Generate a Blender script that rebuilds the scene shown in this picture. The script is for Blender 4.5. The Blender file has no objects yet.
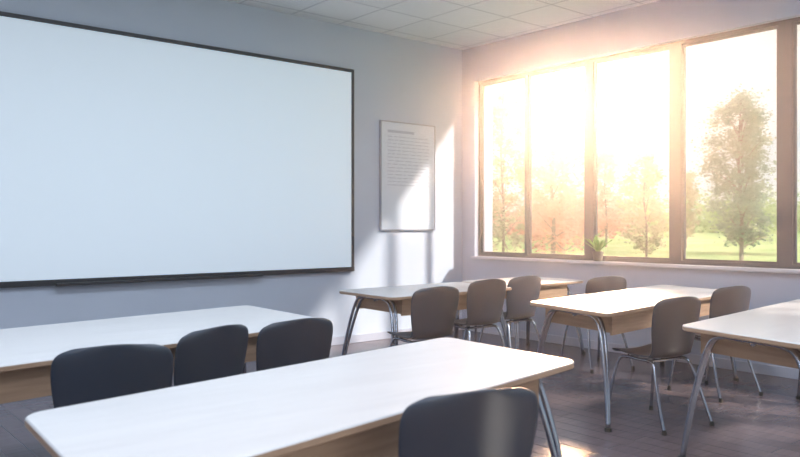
import bpy, math, random
from mathutils import Vector, Matrix, noise
random.seed(7)
S=bpy.context.scene
COL=S.collection
try:
    S.view_settings.view_transform='Standard'
    S.view_settings.look='None'
except Exception as e: print(e)

# ---------------------------------------------------------------- materials
def mat(name, base=(.5,.5,.5), rough=.5, metal=0, spec=.5, emit=None, es=0):
    m=bpy.data.materials.new(name); m.use_nodes=True
    b=m.node_tree.nodes['Principled BSDF']
    b.inputs['Base Color'].default_value=(*base,1)
    b.inputs['Roughness'].default_value=rough
    b.inputs['Metallic'].default_value=metal
    b.inputs['Specular IOR Level'].default_value=spec
    if emit:
        b.inputs['Emission Color'].default_value=(*emit,1)
        b.inputs['Emission Strength'].default_value=es
    return m
def nt(m): return m.node_tree.nodes, m.node_tree.links, m.node_tree.nodes['Principled BSDF']
def noisy(m, c1, c2, scale=5, stretch=(1,1,1), detail=4, bump=0):
    n,l,b=nt(m)
    tc=n.new('ShaderNodeTexCoord'); mp=n.new('ShaderNodeMapping'); mp.inputs['Scale'].default_value=stretch
    nz=n.new('ShaderNodeTexNoise'); nz.inputs['Scale'].default_value=scale; nz.inputs['Detail'].default_value=detail
    cr=n.new('ShaderNodeValToRGB'); cr.color_ramp.elements[0].color=(*c1,1); cr.color_ramp.elements[1].color=(*c2,1)
    cr.color_ramp.elements[0].position=.3; cr.color_ramp.elements[1].position=.7
    l.new(tc.outputs['Object'],mp.inputs[0]); l.new(mp.outputs[0],nz.inputs['Vector'])
    l.new(nz.outputs['Fac'],cr.inputs[0]); l.new(cr.outputs[0],b.inputs['Base Color'])
    if bump:
        bp=n.new('ShaderNodeBump'); bp.inputs['Strength'].default_value=bump; bp.inputs['Distance'].default_value=.01
        l.new(nz.outputs['Fac'],bp.inputs['Height']); l.new(bp.outputs[0],b.inputs['Normal'])
    return m
def bricks(m, c1,c2,mortar, w,h,ms, offset=.5, rough=None, rot=0, grain=False):
    n,l,b=nt(m)
    tc=n.new('ShaderNodeTexCoord'); mp=n.new('ShaderNodeMapping'); mp.inputs['Rotation'].default_value=(0,0,rot)
    br=n.new('ShaderNodeTexBrick'); br.offset=offset; br.inputs['Scale'].default_value=1
    br.inputs['Brick Width'].default_value=w; br.inputs['Row Height'].default_value=h
    br.inputs['Mortar Size'].default_value=ms; br.inputs['Mortar Smooth'].default_value=.1
    br.inputs['Color1'].default_value=(*c1,1); br.inputs['Color2'].default_value=(*c2,1); br.inputs['Mortar'].default_value=(*mortar,1)
    l.new(tc.outputs['Object'],mp.inputs[0]); l.new(mp.outputs[0],br.inputs['Vector'])
    out=br.outputs['Color']
    if grain:
        mp2=n.new('ShaderNodeMapping'); mp2.inputs['Rotation'].default_value=(0,0,rot); mp2.inputs['Scale'].default_value=(1.5,22,1)
        l.new(tc.outputs['Object'],mp2.inputs[0])
        nz=n.new('ShaderNodeTexNoise'); nz.inputs['Scale'].default_value=2; nz.inputs['Detail'].default_value=6
        l.new(mp2.outputs[0],nz.inputs['Vector'])
        cr=n.new('ShaderNodeValToRGB'); cr.color_ramp.elements[0].color=(.65,.65,.65,1); cr.color_ramp.elements[1].color=(1.2,1.2,1.2,1)
        l.new(nz.outputs['Fac'],cr.inputs[0])
        mx=n.new('ShaderNodeMix'); mx.data_type='RGBA'; mx.blend_type='MULTIPLY'; mx.inputs[0].default_value=1
        l.new(out,mx.inputs[6]); l.new(cr.outputs[0],mx.inputs[7]); out=mx.outputs[2]
    l.new(out,b.inputs['Base Color'])
    bp=n.new('ShaderNodeBump'); bp.inputs['Strength'].default_value=.12; bp.inputs['Distance'].default_value=.003; bp.invert=True
    l.new(br.outputs['Fac'],bp.inputs['Height']); l.new(bp.outputs[0],b.inputs['Normal'])
    return m

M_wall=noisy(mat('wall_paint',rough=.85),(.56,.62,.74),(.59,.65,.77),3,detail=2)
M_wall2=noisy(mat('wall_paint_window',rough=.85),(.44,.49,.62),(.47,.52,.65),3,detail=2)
M_ceil=bricks(mat('ceiling_tiles',rough=.9),(.84,.84,.89),(.87,.87,.92),(.58,.58,.64),.6,.6,.010,offset=0)
M_floor=bricks(mat('wood_floor',rough=.24,spec=.5),(.185,.14,.15),(.15,.115,.125),(.085,.065,.07),1.3,.13,.003,rot=math.radians(90),grain=True)
M_base=mat('baseboard_paint',(.48,.50,.60),.6)
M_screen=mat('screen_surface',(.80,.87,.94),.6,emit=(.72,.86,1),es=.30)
M_black=mat('black_frame',(.02,.022,.03),.4)
M_frame=noisy(mat('window_frame_metal',rough=.45),(.042,.054,.08),(.052,.065,.09),4)
M_sill=mat('sill_laminate',(.58,.58,.66),.4)
M_top=noisy(mat('table_laminate',rough=.30),(.60,.59,.60),(.66,.65,.66),2,stretch=(1,8,1))
M_edge=noisy(mat('table_wood',rough=.5),(.34,.22,.15),(.46,.31,.21),3,stretch=(1,1,14))
M_shell=noisy(mat('chair_plastic',rough=.36),(.026,.037,.058),(.031,.043,.065),6)
M_chrome=mat('chrome_tube',(.34,.37,.44),.25,1)
M_rubber=mat('rubber',(.03,.03,.03),.7)
M_paper=mat('poster_paper',(.72,.77,.88),.6)
M_print=mat('poster_print',(.50,.54,.66),.7)
M_pot=mat('pot_ceramic',(.10,.11,.10),.5)
M_soil=mat('soil',(.05,.03,.02),.9)
M_leafp=noisy(mat('plant_leaf',rough=.5),(.10,.28,.05),(.22,.45,.10),20)
M_bark=noisy(mat('bark',rough=.9),(.26,.23,.21),(.36,.32,.29),10)
M_grass=noisy(mat('lawn',rough=1,spec=.1),(.28,.42,.16),(.42,.55,.27),.5,detail=8)

def leafmat(name,c1,c2,tr=.5):
    m=mat(name,c1,.8,spec=.1); noisy(m,c1,c2,1.2)
    n,l,b=nt(m); out=n['Material Output']
    t=n.new('ShaderNodeBsdfTranslucent'); mx=n.new('ShaderNodeMixShader'); mx.inputs[0].default_value=tr
    cr=[x for x in n if x.type=='VALTORGB'][0]
    l.new(cr.outputs[0],t.inputs[0]); l.new(b.outputs[0],mx.inputs[1]); l.new(t.outputs[0],mx.inputs[2]); l.new(mx.outputs[0],out.inputs[0])
    return m
M_leafg=leafmat('foliage_green',(.30,.39,.34),(.42,.51,.43),.35)  # foliage colours paled, outdoor haze is put into the base colour
M_leafy=leafmat('foliage_olive',(.44,.46,.34),(.58,.56,.44),.35)
M_leafr=leafmat('foliage_autumn',(.68,.42,.37),(.80,.56,.49),.4)
M_hedge=leafmat('foliage_hedge',(.36,.50,.28),(.52,.64,.40),.4)
# clear glass
M_glass=bpy.data.materials.new('window_glass'); M_glass.use_nodes=True
n=M_glass.node_tree.nodes; l=M_glass.node_tree.links; n.clear()
o=n.new('ShaderNodeOutputMaterial'); tr=n.new('ShaderNodeBsdfTransparent'); gl=n.new('ShaderNodeBsdfGlossy'); gl.inputs['Roughness'].default_value=.02
mx=n.new('ShaderNodeMixShader'); mx.inputs[0].default_value=.04
l.new(tr.outputs[0],mx.inputs[1]); l.new(gl.outputs[0],mx.inputs[2]); l.new(mx.outputs[0],o.inputs[0])

# ---------------------------------------------------------------- mesh helpers
def mesh(name,verts,faces,mats,midx=None,smooth=False):
    me=bpy.data.meshes.new(name); me.from_pydata([tuple(v) for v in verts],[],faces)
    for m in (mats if isinstance(mats,(list,tuple)) else [mats]): me.materials.append(m)
    if midx: me.polygons.foreach_set('material_index',midx)
    if smooth: me.polygons.foreach_set('use_smooth',[True]*len(me.polygons))
    me.update(); return me
def obj(name,me,parent=None,loc=(0,0,0),rotz=0):
    o=bpy.data.objects.new(name,me); COL.objects.link(o); o.location=loc; o.rotation_euler=(0,0,rotz)
    if parent: o.parent=parent
    return o
def empty(name,loc=(0,0,0),rotz=0):
    o=bpy.data.objects.new(name,None); COL.objects.link(o); o.location=loc; o.rotation_euler=(0,0,rotz); o.empty_display_size=.2
    return o
BF=[(0,3,2,1),(4,5,6,7),(0,1,5,4),(1,2,6,5),(2,3,7,6),(3,0,4,7)]
def boxmesh(name,bs,mt,bev=0):
    V=[];F=[]
    for (x0,x1,y0,y1,z0,z1) in bs:
        k=len(V); V+=[(x0,y0,z0),(x1,y0,z0),(x1,y1,z0),(x0,y1,z0),(x0,y0,z1),(x1,y0,z1),(x1,y1,z1),(x0,y1,z1)]
        F+=[tuple(k+i for i in f) for f in BF]
    return mesh(name,V,F,mt)
def box(name,bs,mt,parent=None,bev=0):
    if not isinstance(bs,list): bs=[bs]
    o=obj(name,boxmesh(name,bs,mt),parent)
    if bev:
        m=o.modifiers.new('bev','BEVEL'); m.width=bev; m.segments=2
    return o
def smoothpts(P,k=6):
    P=[Vector(p) for p in P]; Q=[P[0]*2-P[1]]+P+[P[-1]*2-P[-2]]; out=[]
    for i in range(1,len(Q)-2):
        a,b,c,d=Q[i-1:i+3]
        for j in range(k):
            t=j/k; out.append(.5*((2*b)+(c-a)*t+(2*a-5*b+4*c-d)*t*t+(3*b-a-3*c+d)*t**3))
    out.append(P[-1]); return out
def tubegeo(P,r,V,F,sides=10,k=6,r2=None):
    P=smoothpts(P,k); n=len(P); base=len(V)
    T=[(P[min(i+1,n-1)]-P[max(i-1,0)]).normalized() for i in range(n)]
    up=Vector((0,0,1)) if abs(T[0].z)<.9 else Vector((1,0,0))
    N=(up-T[0]*up.dot(T[0])).normalized()
    for i in range(n):
        N=(N-T[i]*N.dot(T[i])).normalized(); B=T[i].cross(N)
        rr=r if r2 is None else r+(r2-r)*i/(n-1)
        for s in range(sides):
            a=2*math.pi*s/sides; V.append(P[i]+rr*(math.cos(a)*N+math.sin(a)*B))
    for i in range(n-1):
        for s in range(sides):
            a=base+i*sides+s; b=base+i*sides+(s+1)%sides
            F.append((a,b,b+sides,a+sides))
    F.append(tuple(base+s for s in reversed(range(sides)))); F.append(tuple(base+(n-1)*sides+s for s in range(sides)))
def tubes(name,paths,r,mt,k=6):
    V=[];F=[]
    for p in paths: tubegeo(p,r,V,F,k=k)
    return mesh(name,V,F,mt,smooth=True)
def cylgeo(c,r,h,V,F,n=12,r2=None):
    b=len(V); r2=r if r2 is None else r2
    for i in range(n):
        a=2*math.pi*i/n; V.append((c[0]+r*math.cos(a),c[1]+r*math.sin(a),c[2]))
    for i in range(n):
        a=2*math.pi*i/n; V.append((c[0]+r2*math.cos(a),c[1]+r2*math.sin(a),c[2]+h))
    for i in range(n): F.append((b+i,b+(i+1)%n,b+n+(i+1)%n,b+n+i))
    F.append(tuple(b+i for i in reversed(range(n)))); F.append(tuple(b+n+i for i in range(n)))

# ---------------------------------------------------------------- room
XW=6.70; YF=6.77; ZC=3.51; XL=-3.2; YB=-3.5
TH=.32
Z0,Z1=.93,3.09
box('floor',(XL-.2,XW+TH,YB,YF+.2,-.12,0),M_floor)
box('ceiling',(XL-.2,XW+TH,YB,YF+.2,ZC,ZC+.15),M_ceil)
box('wall_front',(XL-.2,XW+TH,YF,YF+.2,0,ZC),M_wall)
box('wall_left',(XL-.2,XL,YB,YF,0,ZC),M_wall)
YO1=YF-.22; YO0=YF-9.2
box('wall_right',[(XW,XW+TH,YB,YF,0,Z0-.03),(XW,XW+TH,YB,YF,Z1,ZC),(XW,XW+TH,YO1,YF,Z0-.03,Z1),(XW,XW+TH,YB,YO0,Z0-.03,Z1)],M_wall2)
box('baseboard_front',(XL,XW,YF-.015,YF,0,.09),M_base,bev=.004)
box('baseboard_right',(XW-.015,XW,YB,YF-.015,0,.09),M_base,bev=.004)
box('window_sill',(XW-.07,XW+TH,YO0,YO1,Z0-.03,Z0),M_sill,bev=.006)
pan=[(.22,.985),(.985,1.86),(1.86,2.87),(2.87,3.90),(3.90,4.95),(4.95,6.0),(6.0,7.05),(7.05,8.1),(8.1,9.2)]
post=[.03,.022,.055,.06,.06,.06,.06,.06,.06,.04]
FX0,FX1=XW+.07,XW+.13
for i,(a,b) in enumerate(pan):
    w=empty('window_%d'%(i+1),(FX0,YF-(a+b)/2,Z0))
    y0=-(b-a)/2; y1=(b-a)/2; pa=post[i]; pb=post[i+1]; H=Z1-Z0
    fr=[(0,.07,y1-pa,y1,0,H),(0,.07,y0,y0+pb,0,H),(0,.07,y0+pb,y1-pa,0,.035),(0,.07,y0+pb,y1-pa,H-.035,H)]
    s=.02
    fr+=[(.02,.05,y1-pa-s,y1-pa,.035,H-.035),(.02,.05,y0+pb,y0+pb+s,.035,H-.035),(.02,.05,y0+pb+s,y1-pa-s,.035,.055),(.02,.05,y0+pb+s,y1-pa-s,H-.055,H-.035)]
    box('frame',fr,M_frame,w)
    obj('glass',mesh('glass',[(.037,y0+pb+s-.005,.05),(.037,y1-pa-s+.005,.05),(.037,y1-pa-s+.005,H-.05),(.037,y0+pb+s-.005,H-.05)],[(0,1,2,3)],M_glass),w)

# ---------------------------------------------------------------- screen
SX0,SX1,SZ0,SZ1=.95,4.98,.80,3.03
sc=empty('projection_screen',((SX0+SX1)/2,YF,SZ0))
hw=(SX1-SX0)/2; H=SZ1-SZ0
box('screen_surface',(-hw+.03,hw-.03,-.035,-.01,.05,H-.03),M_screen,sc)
box('screen_frame',[(-hw,hw,-.05,0,H-.035,H),(-hw,hw,-.055,0,0,.05),(-hw,-hw+.03,-.05,0,.05,H-.035),(hw-.03,hw,-.05,0,.05,H-.035)],M_black,sc,bev=.004)
box('pen_tray',(-hw*.55,hw*.42,-.10,-.055,-.005,.02),M_black,sc,bev=.004)
# ---------------------------------------------------------------- poster
PX0,PX1,PZ0,PZ1=5.38,6.20,1.26,2.50
po=empty('wall_poster',((PX0+PX1)/2,YF,PZ0)); pw=(PX1-PX0)/2; ph=PZ1-PZ0
box('panel',(-pw,pw,-.03,0,0,ph),M_paper,po,bev=.004)
ln=[]
z=ph-.16
ln.append((-pw+.09,pw*.2,-.0315,-.0295,ph-.12,ph-.09))
while z>.5:
    x=-pw+.09
    while x<pw-.12:
        ww=random.uniform(.04,.14); x2=min(x+ww,pw-.09)
        ln.append((x,x2,-.0315,-.0295,z-.009,z)); x=x2+.02
    z-=.04
box('printed_text',ln,M_print,po)
box('frame',[(-pw-.012,-pw,-.034,0,-.012,ph+.012),(pw,pw+.012,-.034,0,-.012,ph+.012),(-pw,pw,-.034,0,ph,ph+.012),(-pw,pw,-.034,0,-.012,0)],mat('poster_frame',(.35,.37,.45),.5),po)

# ---------------------------------------------------------------- tables
def table(nr_l,U,V,panel=True):
    """near-left corner, long axis vector, short axis vector (all metres)"""
    P0=Vector((*nr_l,0)); U=Vector((*U,0)); Vv=Vector((*V,0)); L=U.length; W=Vv.length
    u=U/L; v=Vv/W; c=P0+U/2+Vv/2
    e=empty('classroom_table',c)
    def mp(s,t,z): return u*(s-L/2)+v*(t-W/2)+Vector((0,0,z))
    R=.06; out=[]
    for (cx,cy,a0) in [(L-R,R,-90),(L-R,W-R,0),(R,W-R,90),(R,R,180)]:
        for k in range(7):
            a=math.radians(a0+15*k); out.append((cx+R*math.cos(a),cy+R*math.sin(a)))
    n=len(out); cen=(L/2,W/2)
    rings=[(.006,.722),(0,.727),(0,.745),(.004,.75)]
    Vt=[];F=[];mi=[]
    for (ins,z) in rings:
        for (x,y) in out:
            dx=x-cen[0];dy=y-cen[1]
            Vt.append(mp(x-math.copysign(min(ins,abs(dx)),dx),y-math.copysign(min(ins,abs(dy)),dy),z))
    for r in range(3):
        for i in range(n): F.append((r*n+i,r*n+(i+1)%n,(r+1)*n+(i+1)%n,(r+1)*n+i)); mi.append(0 if r==2 else 1)
    F.append(tuple(reversed(range(n)))); mi.append(1)
    F.append(tuple(3*n+i for i in range(n))); mi.append(0)
    obj('table_top',mesh('table_top',Vt,F,[M_top,M_edge],mi),e)
    def bx(s0,s1,t0,t1,z0,z1,V_,F_):
        k=len(V_); V_+=[mp(s,t,z) for z in (z0,z1) for (s,t) in ((s0,t0),(s1,t0),(s1,t1),(s0,t1))]
        F_+=[tuple(k+i for i in f) for f in BF]
    Va=[];Fa=[]
    bx(.16,L-.22,.07,.088,.585,.722,Va,Fa); bx(.16,L-.22,W-.088,W-.07,.585,.722,Va,Fa)
    bx(.16,.178,.088,W-.088,.60,.722,Va,Fa); bx(L-.238,L-.22,.088,W-.088,.60,.722,Va,Fa)
    obj('apron',mesh('apron',Va,Fa,M_edge),e)
    paths=[];V2=[];F2=[]
    for side in (0,1):
        f=lambda s:(s if side==0 else L-s)
        for ds in (0,.05):
            s=.10+ds; sf=.02+ds*.3
            paths.append([mp(f(sf),.01,.012),mp(f(sf+(s-sf)*.35),.045,.25),mp(f(sf+(s-sf)*.75),.10,.5),mp(f(s),.16,.66),mp(f(s),.24,.705),
              mp(f(s),.36,.708),mp(f(s),W-.36,.708),mp(f(s),W-.24,.705),mp(f(s),W-.16,.66),mp(f(sf+(s-sf)*.75),W-.10,.5),mp(f(sf+(s-sf)*.35),W-.045,.25),mp(f(sf),W-.01,.012)])
        for t in (.01,W-.01):
            q=mp(f(.025),t,0); cylgeo(q,.022,.025,V2,F2)
    paths.append([mp(.12,W/2,.69),mp(L/2,W/2,.69),mp(L-.12,W/2,.69)])
    obj('leg_frame',tubes('leg_frame',paths,.0125,M_chrome),e)
    obj('feet',mesh('feet',V2,F2,M_rubber),e)
    return e
table((.52,1.56),(2.02,.33),(.05,.84))    # foreground
table((.32,3.22),(2.2,.36),(.05,1.14))    # left middle
table((3.70,4.50),(1.50,.06),(.04,.80))   # back centre
table((5.27,4.62),(1.10,.04),(.04,.78))   # back by window
table((4.05,2.80),(2.22,.24),(.20,.82))   # right middle
table((3.67,1.39),(2.1,.22),(.20,.82))    # right front

# ---------------------------------------------------------------- chairs
def chair_meshes():
    prof=[(.215,.432),(.205,.446),(.17,.452),(.10,.448),(.02,.440),(-.06,.437),(-.13,.442),(-.175,.462),(-.198,.50),(-.208,.55),(-.216,.61),(-.225,.67),(-.235,.73),(-.245,.785),(-.252,.825),(-.256,.85)]
    hw=[.155,.188,.205,.215,.218,.215,.208,.200,.196,.204,.216,.224,.228,.224,.202,.150]
    P=smoothpts([(0,y,z) for y,z in prof],3); Wd=[p.x for p in smoothpts([(w,0,0) for w in hw],3)]
    nu=14; V=[];F=[]
    for i,p in enumerate(P):
        f=i/(len(P)-1)
        for j in range(nu+1):
            s=-1+2*j/nu; x=s*Wd[i]
            seat=max(0,min(1,1-(f-.35)/.15)) ; back=1-seat
            curve=s*s
            V.append(Vector((x,p.y+back*curve*.055,p.z+seat*(curve*.018)-back*max(0,f-.85)/.15*curve*.012)))
    for i in range(len(P)-1):
        for j in range(nu):
            a=i*(nu+1)+j; F.append((a,a+1,a+nu+2,a+nu+1))
    sh=mesh('shell',V,F,M_shell,smooth=True)
    paths=[]
    for sx in (-1,1):
        paths.append([(sx*.215,.225,.012),(sx*.205,.205,.15),(sx*.185,.175,.33),(sx*.165,.145,.415),(sx*.155,.09,.428),(sx*.152,0,.424),(sx*.155,-.08,.424),(sx*.168,-.135,.405),(sx*.19,-.175,.30),(sx*.212,-.225,.14),(sx*.225,-.27,.012)])
    paths.append([(-.16,.10,.425),(0,.10,.425),(.16,.10,.425)]); paths.append([(-.16,-.08,.420),(0,-.08,.420),(.16,-.08,.420)])
    fr=tubes('leg_frame',paths,.0105,M_chrome)
    V2=[];F2=[]
    for sx in (-1,1):
        cylgeo((sx*.215,.225,0),.016,.03,V2,F2,n=10,r2=.013); cylgeo((sx*.225,-.27,0),.016,.03,V2,F2,n=10,r2=.013)
    return sh,fr,mesh('feet',V2,F2,M_rubber)
SH,FR,FT=chair_meshes()
def chair(x,y,rot=0):
    """x,y = position of centre of the back rest"""
    r=math.radians(rot); off=Vector((0,.25)); off.rotate(Matrix.Rotation(r,2))
    e=empty('classroom_chair',(x+off.x,y+off.y,0),r)
    o=obj('shell',SH,e); m=o.modifiers.new('sol','SOLIDIFY'); m.thickness=.011; m.offset=-1
    m=o.modifiers.new('sub','SUBSURF'); m.levels=1; m.render_levels=1
    obj('leg_frame',FR,e); obj('feet',FT,e)
chair(1.51,1.44,-16)
chair(1.015,2.89,-15); chair(1.59,3.13,18); chair(2.01,3.12,2)
chair(3.86,4.12,-6); chair(4.74,4.42,-4); chair(5.32,4.50,-2)
chair(5.82,3.98,-18)
chair(4.50,2.52,-10); chair(5.62,2.72,-12)

# ---------------------------------------------------------------- potted plant on sill
pl=empty('potted_plant',(XW-.008,4.74,Z0))
V=[];F=[]; cylgeo((0,0,0),.042,.085,V,F,n=20,r2=.056); cylgeo((0,0,.085),.06,.015,V,F,n=20)
obj('pot',mesh('pot',V,F,M_pot),pl)
V=[];F=[]; cylgeo((0,0,.1),.045,.004,V,F,n=16); obj('soil',mesh('soil',V,F,M_soil),pl)
V=[];F=[]
for i in range(30):
    a=i*2.4; ln_=random.uniform(.10,.19); tilt=.12+.026*i
    d=Vector((math.cos(a)*.6,math.sin(a),0)); sd=Vector((-math.sin(a),math.cos(a),0)); k=len(V)
    for j in range(6):
        t=j/5; p=d*(.01+ln_*t*math.sin(tilt)*(1+.4*t))+Vector((0,0,.1+ln_*math.cos(tilt)*t))
        w=.018*(1-t)**.6+.001
        V+=[p-sd*w+Vector((0,0,.004)),p-Vector((0,0,.003)),p+sd*w+Vector((0,0,.004))]
    for j in range(5):
        for q in (0,1): b=k+j*3+q; F.append((b,b+1,b+4,b+3))
obj('leaves',mesh('leaves',V,F,M_leafp,smooth=True),pl)

# ---------------------------------------------------------------- outside
F0=Vector((math.cos(math.radians(50)),math.sin(math.radians(50)),0)); R0=Vector((F0.y,-F0.x,0))
def gz(x,y):
    d=math.hypot(x,y); return -.35+1.55*(1-math.exp(-max(0,d-9)/22.))
V=[];F=[]; NX=60; NY=70
for i in range(NX+1):
    for j in range(NY+1):
        x=XW+TH+.01+110*(i/NX)**1.6; y=-40+180*j/NY; V.append((x,y,gz(x,y)))
for i in range(NX):
    for j in range(NY): a=i*(NY+1)+j; F.append((a,a+NY+1,a+NY+2,a+1))
obj('lawn',mesh('lawn',V,F,M_grass,smooth=True))
def site(px,depth): return F0*depth+R0*((px-400)/755*depth)
def leaves(blobs,n,size,V,F):
    for _ in range(n):
        c,r=random.choice(blobs)
        d=Vector((random.gauss(0,1),random.gauss(0,1),random.gauss(0,1)))
        d=d.normalized()*abs(random.gauss(.6,.4))
        p=c+Vector((d.x*r[0],d.y*r[1],d.z*r[2]))
        q=Matrix.Rotation(random.uniform(0,6.28),3,'Z')@Matrix.Rotation(random.uniform(0,6.28),3,'X')
        s=size*random.uniform(.5,1.3); k=len(V)
        for a in ((-s,0,0),(0,-s*.5,0),(s,0,0),(0,s*.5,0)): V.append(p+q@Vector(a))
        F.append((k,k+1,k+2,k+3))
def tree(loc,h,w,lm,n=5000,size=.07,bot=.28,nb=46):
    g=gz(loc.x,loc.y); h=h-g-.35
    e=empty('tree',(loc.x,loc.y,g)); V=[];F=[]
    tubegeo([(0,0,-.05),(.03,0,h*.3),(-.03,.04,h*.6),(0,0,h*.92)],w*.03,V,F,r2=w*.008)
    blobs=[]
    for i in range(nb):
        x=(i+random.random())/nb; t=bot+(.93-bot)*x; a=i*2.4+random.uniform(-.5,.5)
        env=math.sqrt(max(.03,1-((x-.42)/.62)**2))
        rr=w*.5*env*random.uniform(.2,.88)
        c=Vector((math.cos(a)*rr,math.sin(a)*rr,h*t+random.uniform(-.05,.05)*w)); s=w*.15*random.uniform(.7,1.35)
        blobs.append((c,(s,s,s*.85)))
        if i%2==0: tubegeo([(0,0,h*max(.15,t-.14)),Vector((c.x*.5,c.y*.5,h*(t-.06))),c],w*.009,V,F,sides=5,k=3,r2=w*.003)
    obj('trunk',mesh('trunk',V,F,M_bark,smooth=True),e)
    V=[];F=[]; leaves(blobs,n,size,V,F); obj('foliage',mesh('foliage',V,F,lm),e)
tree(site(741,17),4.85,1.75,M_leafg,17000,.042,.20,64)
tree(site(646,19),3.6,1.15,M_leafy,8000,.042,.16)
tree(site(686,26),3.7,1.1,M_leafy,4500,.05,.18)
tree(site(553,22),4.6,2.5,M_leafr,10000,.06,.08)
tree(site(503,20),5.4,1.5,M_leafy,6500,.05,.10)
tree(site(606,27),4.6,1.5,M_leafr,5000,.06,.15)
tree(site(850,22),5.6,2.0,M_leafg,6000,.07)
def hedge(px0,px1,depth,h,lm,n,name='hedge'):
    blobs=[]; m=int(abs(px1-px0)/14)+2
    for i in range(m):
        p=site(px0+(px1-px0)*i/(m-1),depth*random.uniform(.95,1.05)); hh=h*random.uniform(.6,1.15)
        blobs.append((Vector((p.x,p.y,gz(p.x,p.y)+hh*.42)),(depth*.028,depth*.028,hh*.5)))
    V=[];F=[]; leaves(blobs,n,.15,V,F); obj(name,mesh(name,V,F,lm))
hedge(440,1100,44,1.9,M_hedge,16000)
hedge(470,625,38,2.2,M_leafr,6000)
hedge(620,1000,58,4.0,M_hedge,11000)

# ---------------------------------------------------------------- fill lights added under the ceiling, out of view
M_fillpanel=mat('fill_light_panel',(.9,.9,.9),.5,emit=(.9,.95,1),es=1.5)
for (lx,ly) in [(.6,.3),(3.3,.3),(.9,3.3),(3.2,3.3),(-1.5,1.8)]:
    e=empty('added_fill_light',(lx,ly,ZC))
    box('fill_light_rim',[(-.62,.62,-.32,-.29,-.05,0),(-.62,.62,.29,.32,-.05,0),(-.62,-.59,-.29,.29,-.05,0),(.59,.62,-.29,.29,-.05,0)],M_sill,e)
    box('fill_light_face',(-.59,.59,-.29,.29,-.03,-.01),M_fillpanel,e)
    d=bpy.data.lights.new('fill_area','AREA'); d.shape='RECTANGLE'; d.size=1.15; d.size_y=.55; d.energy=47; d.color=(.78,.88,1)
    o=bpy.data.objects.new('fill_area',d); COL.objects.link(o); o.parent=e; o.location=(0,0,-.06)

# ---------------------------------------------------------------- scatter volume added to spread a sun glow over the windows
M_glowhaze=bpy.data.materials.new('glow_haze'); M_glowhaze.use_nodes=True
n=M_glowhaze.node_tree.nodes; l=M_glowhaze.node_tree.links; n.clear()
o=n.new('ShaderNodeOutputMaterial'); vs=n.new('ShaderNodeVolumeScatter'); vs.inputs['Density'].default_value=.017; vs.inputs['Anisotropy'].default_value=.89
l.new(vs.outputs[0],o.inputs['Volume'])
box('glow_haze',(XL+.02,XW-.14,YB+.02,YF-.12,.88,ZC-.07),M_glowhaze)

# ---------------------------------------------------------------- world
w=bpy.data.worlds.new('sky'); S.world=w; w.use_nodes=True
n=w.node_tree.nodes; l=w.node_tree.links; n.clear()
out=n.new('ShaderNodeOutputWorld'); bg=n.new('ShaderNodeBackground'); l.new(bg.outputs[0],out.inputs[0])
tc=n.new('ShaderNodeTexCoord')
sep=n.new('ShaderNodeSeparateXYZ'); l.new(tc.outputs['Generated'],sep.inputs[0])
gr=n.new('ShaderNodeValToRGB'); l.new(sep.outputs['Z'],gr.inputs[0])
e=gr.color_ramp.elements; e[0].position=0; e[0].color=(.64,.76,.80,1); e[1].position=.5; e[1].color=(.42,.60,.80,1)
nz=n.new('ShaderNodeTexNoise'); nz.inputs['Scale'].default_value=6; nz.inputs['Detail'].default_value=5
mp=n.new('ShaderNodeMapping'); mp.inputs['Scale'].default_value=(1,1,2.2); l.new(tc.outputs['Generated'],mp.inputs[0]); l.new(mp.outputs[0],nz.inputs['Vector'])
cr=n.new('ShaderNodeValToRGB'); cr.color_ramp.elements[0].position=.42; cr.color_ramp.elements[1].position=.62
l.new(nz.outputs['Fac'],cr.inputs[0])
mx=n.new('ShaderNodeMix'); mx.data_type='RGBA'; l.new(cr.outputs[0],mx.inputs[0]); l.new(gr.outputs[0],mx.inputs[6]); mx.inputs[7].default_value=(.80,.87,.89,1)
gd=Vector((.825,.613,.190)).normalized()
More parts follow.
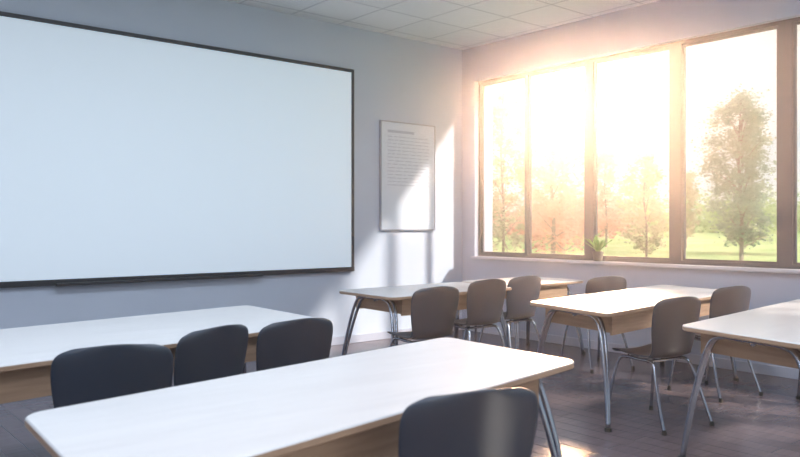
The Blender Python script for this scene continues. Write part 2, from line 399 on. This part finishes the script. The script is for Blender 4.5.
dp=n.new('ShaderNodeVectorMath'); dp.operation='DOT_PRODUCT'; nm=n.new('ShaderNodeVectorMath'); nm.operation='NORMALIZE'
l.new(tc.outputs['Generated'],nm.inputs[0]); l.new(nm.outputs[0],dp.inputs[0]); dp.inputs[1].default_value=gd
mxx=n.new('ShaderNodeMath'); mxx.operation='MAXIMUM'; mxx.inputs[1].default_value=0; l.new(dp.outputs['Value'],mxx.inputs[0])
def glow(pw,col,st,prev):
    p=n.new('ShaderNodeMath'); p.operation='POWER'; p.inputs[1].default_value=pw; l.new(mxx.outputs[0],p.inputs[0])
    s=n.new('ShaderNodeVectorMath'); s.operation='SCALE'; s.inputs[0].default_value=col
    m2=n.new('ShaderNodeMath'); m2.operation='MULTIPLY'; m2.inputs[1].default_value=st; l.new(p.outputs[0],m2.inputs[0]); l.new(m2.outputs[0],s.inputs['Scale'])
    a=n.new('ShaderNodeVectorMath'); a.operation='ADD'; l.new(prev,a.inputs[0]); l.new(s.outputs[0],a.inputs[1]); return a.outputs[0]
c=glow(60,(1,.50,.22),.2,mx.outputs[2]); c=glow(900,(1,.8,.5),6,c)
l.new(c,bg.inputs[0]); bg.inputs[1].default_value=1.0

def sun(name,travel,strength,angle,col):
    d=bpy.data.lights.new(name,'SUN'); d.energy=strength; d.angle=math.radians(angle); d.color=col
    o=bpy.data.objects.new(name,d); COL.objects.link(o); o.rotation_euler=Vector(travel).to_track_quat('-Z','Y').to_euler(); o.location=(12,0,8)
sun('sun_light',(-.64,.95,-.72),6,4,(1,.92,.82))
sun('low_haze_light',tuple(-gd),5.0,8,(1,.60,.36))

cam=bpy.data.cameras.new('camera'); co=bpy.data.objects.new('camera',cam); COL.objects.link(co)
co.location=(0,0,1.3); co.rotation_euler=(math.radians(90),0,math.radians(-40)); cam.sensor_width=36; cam.lens=755/800*36; cam.shift_y=-2.5/800; cam.clip_end=500
cam.dof.use_dof=True; cam.dof.focus_distance=5; cam.dof.aperture_fstop=2.8
S.camera=co
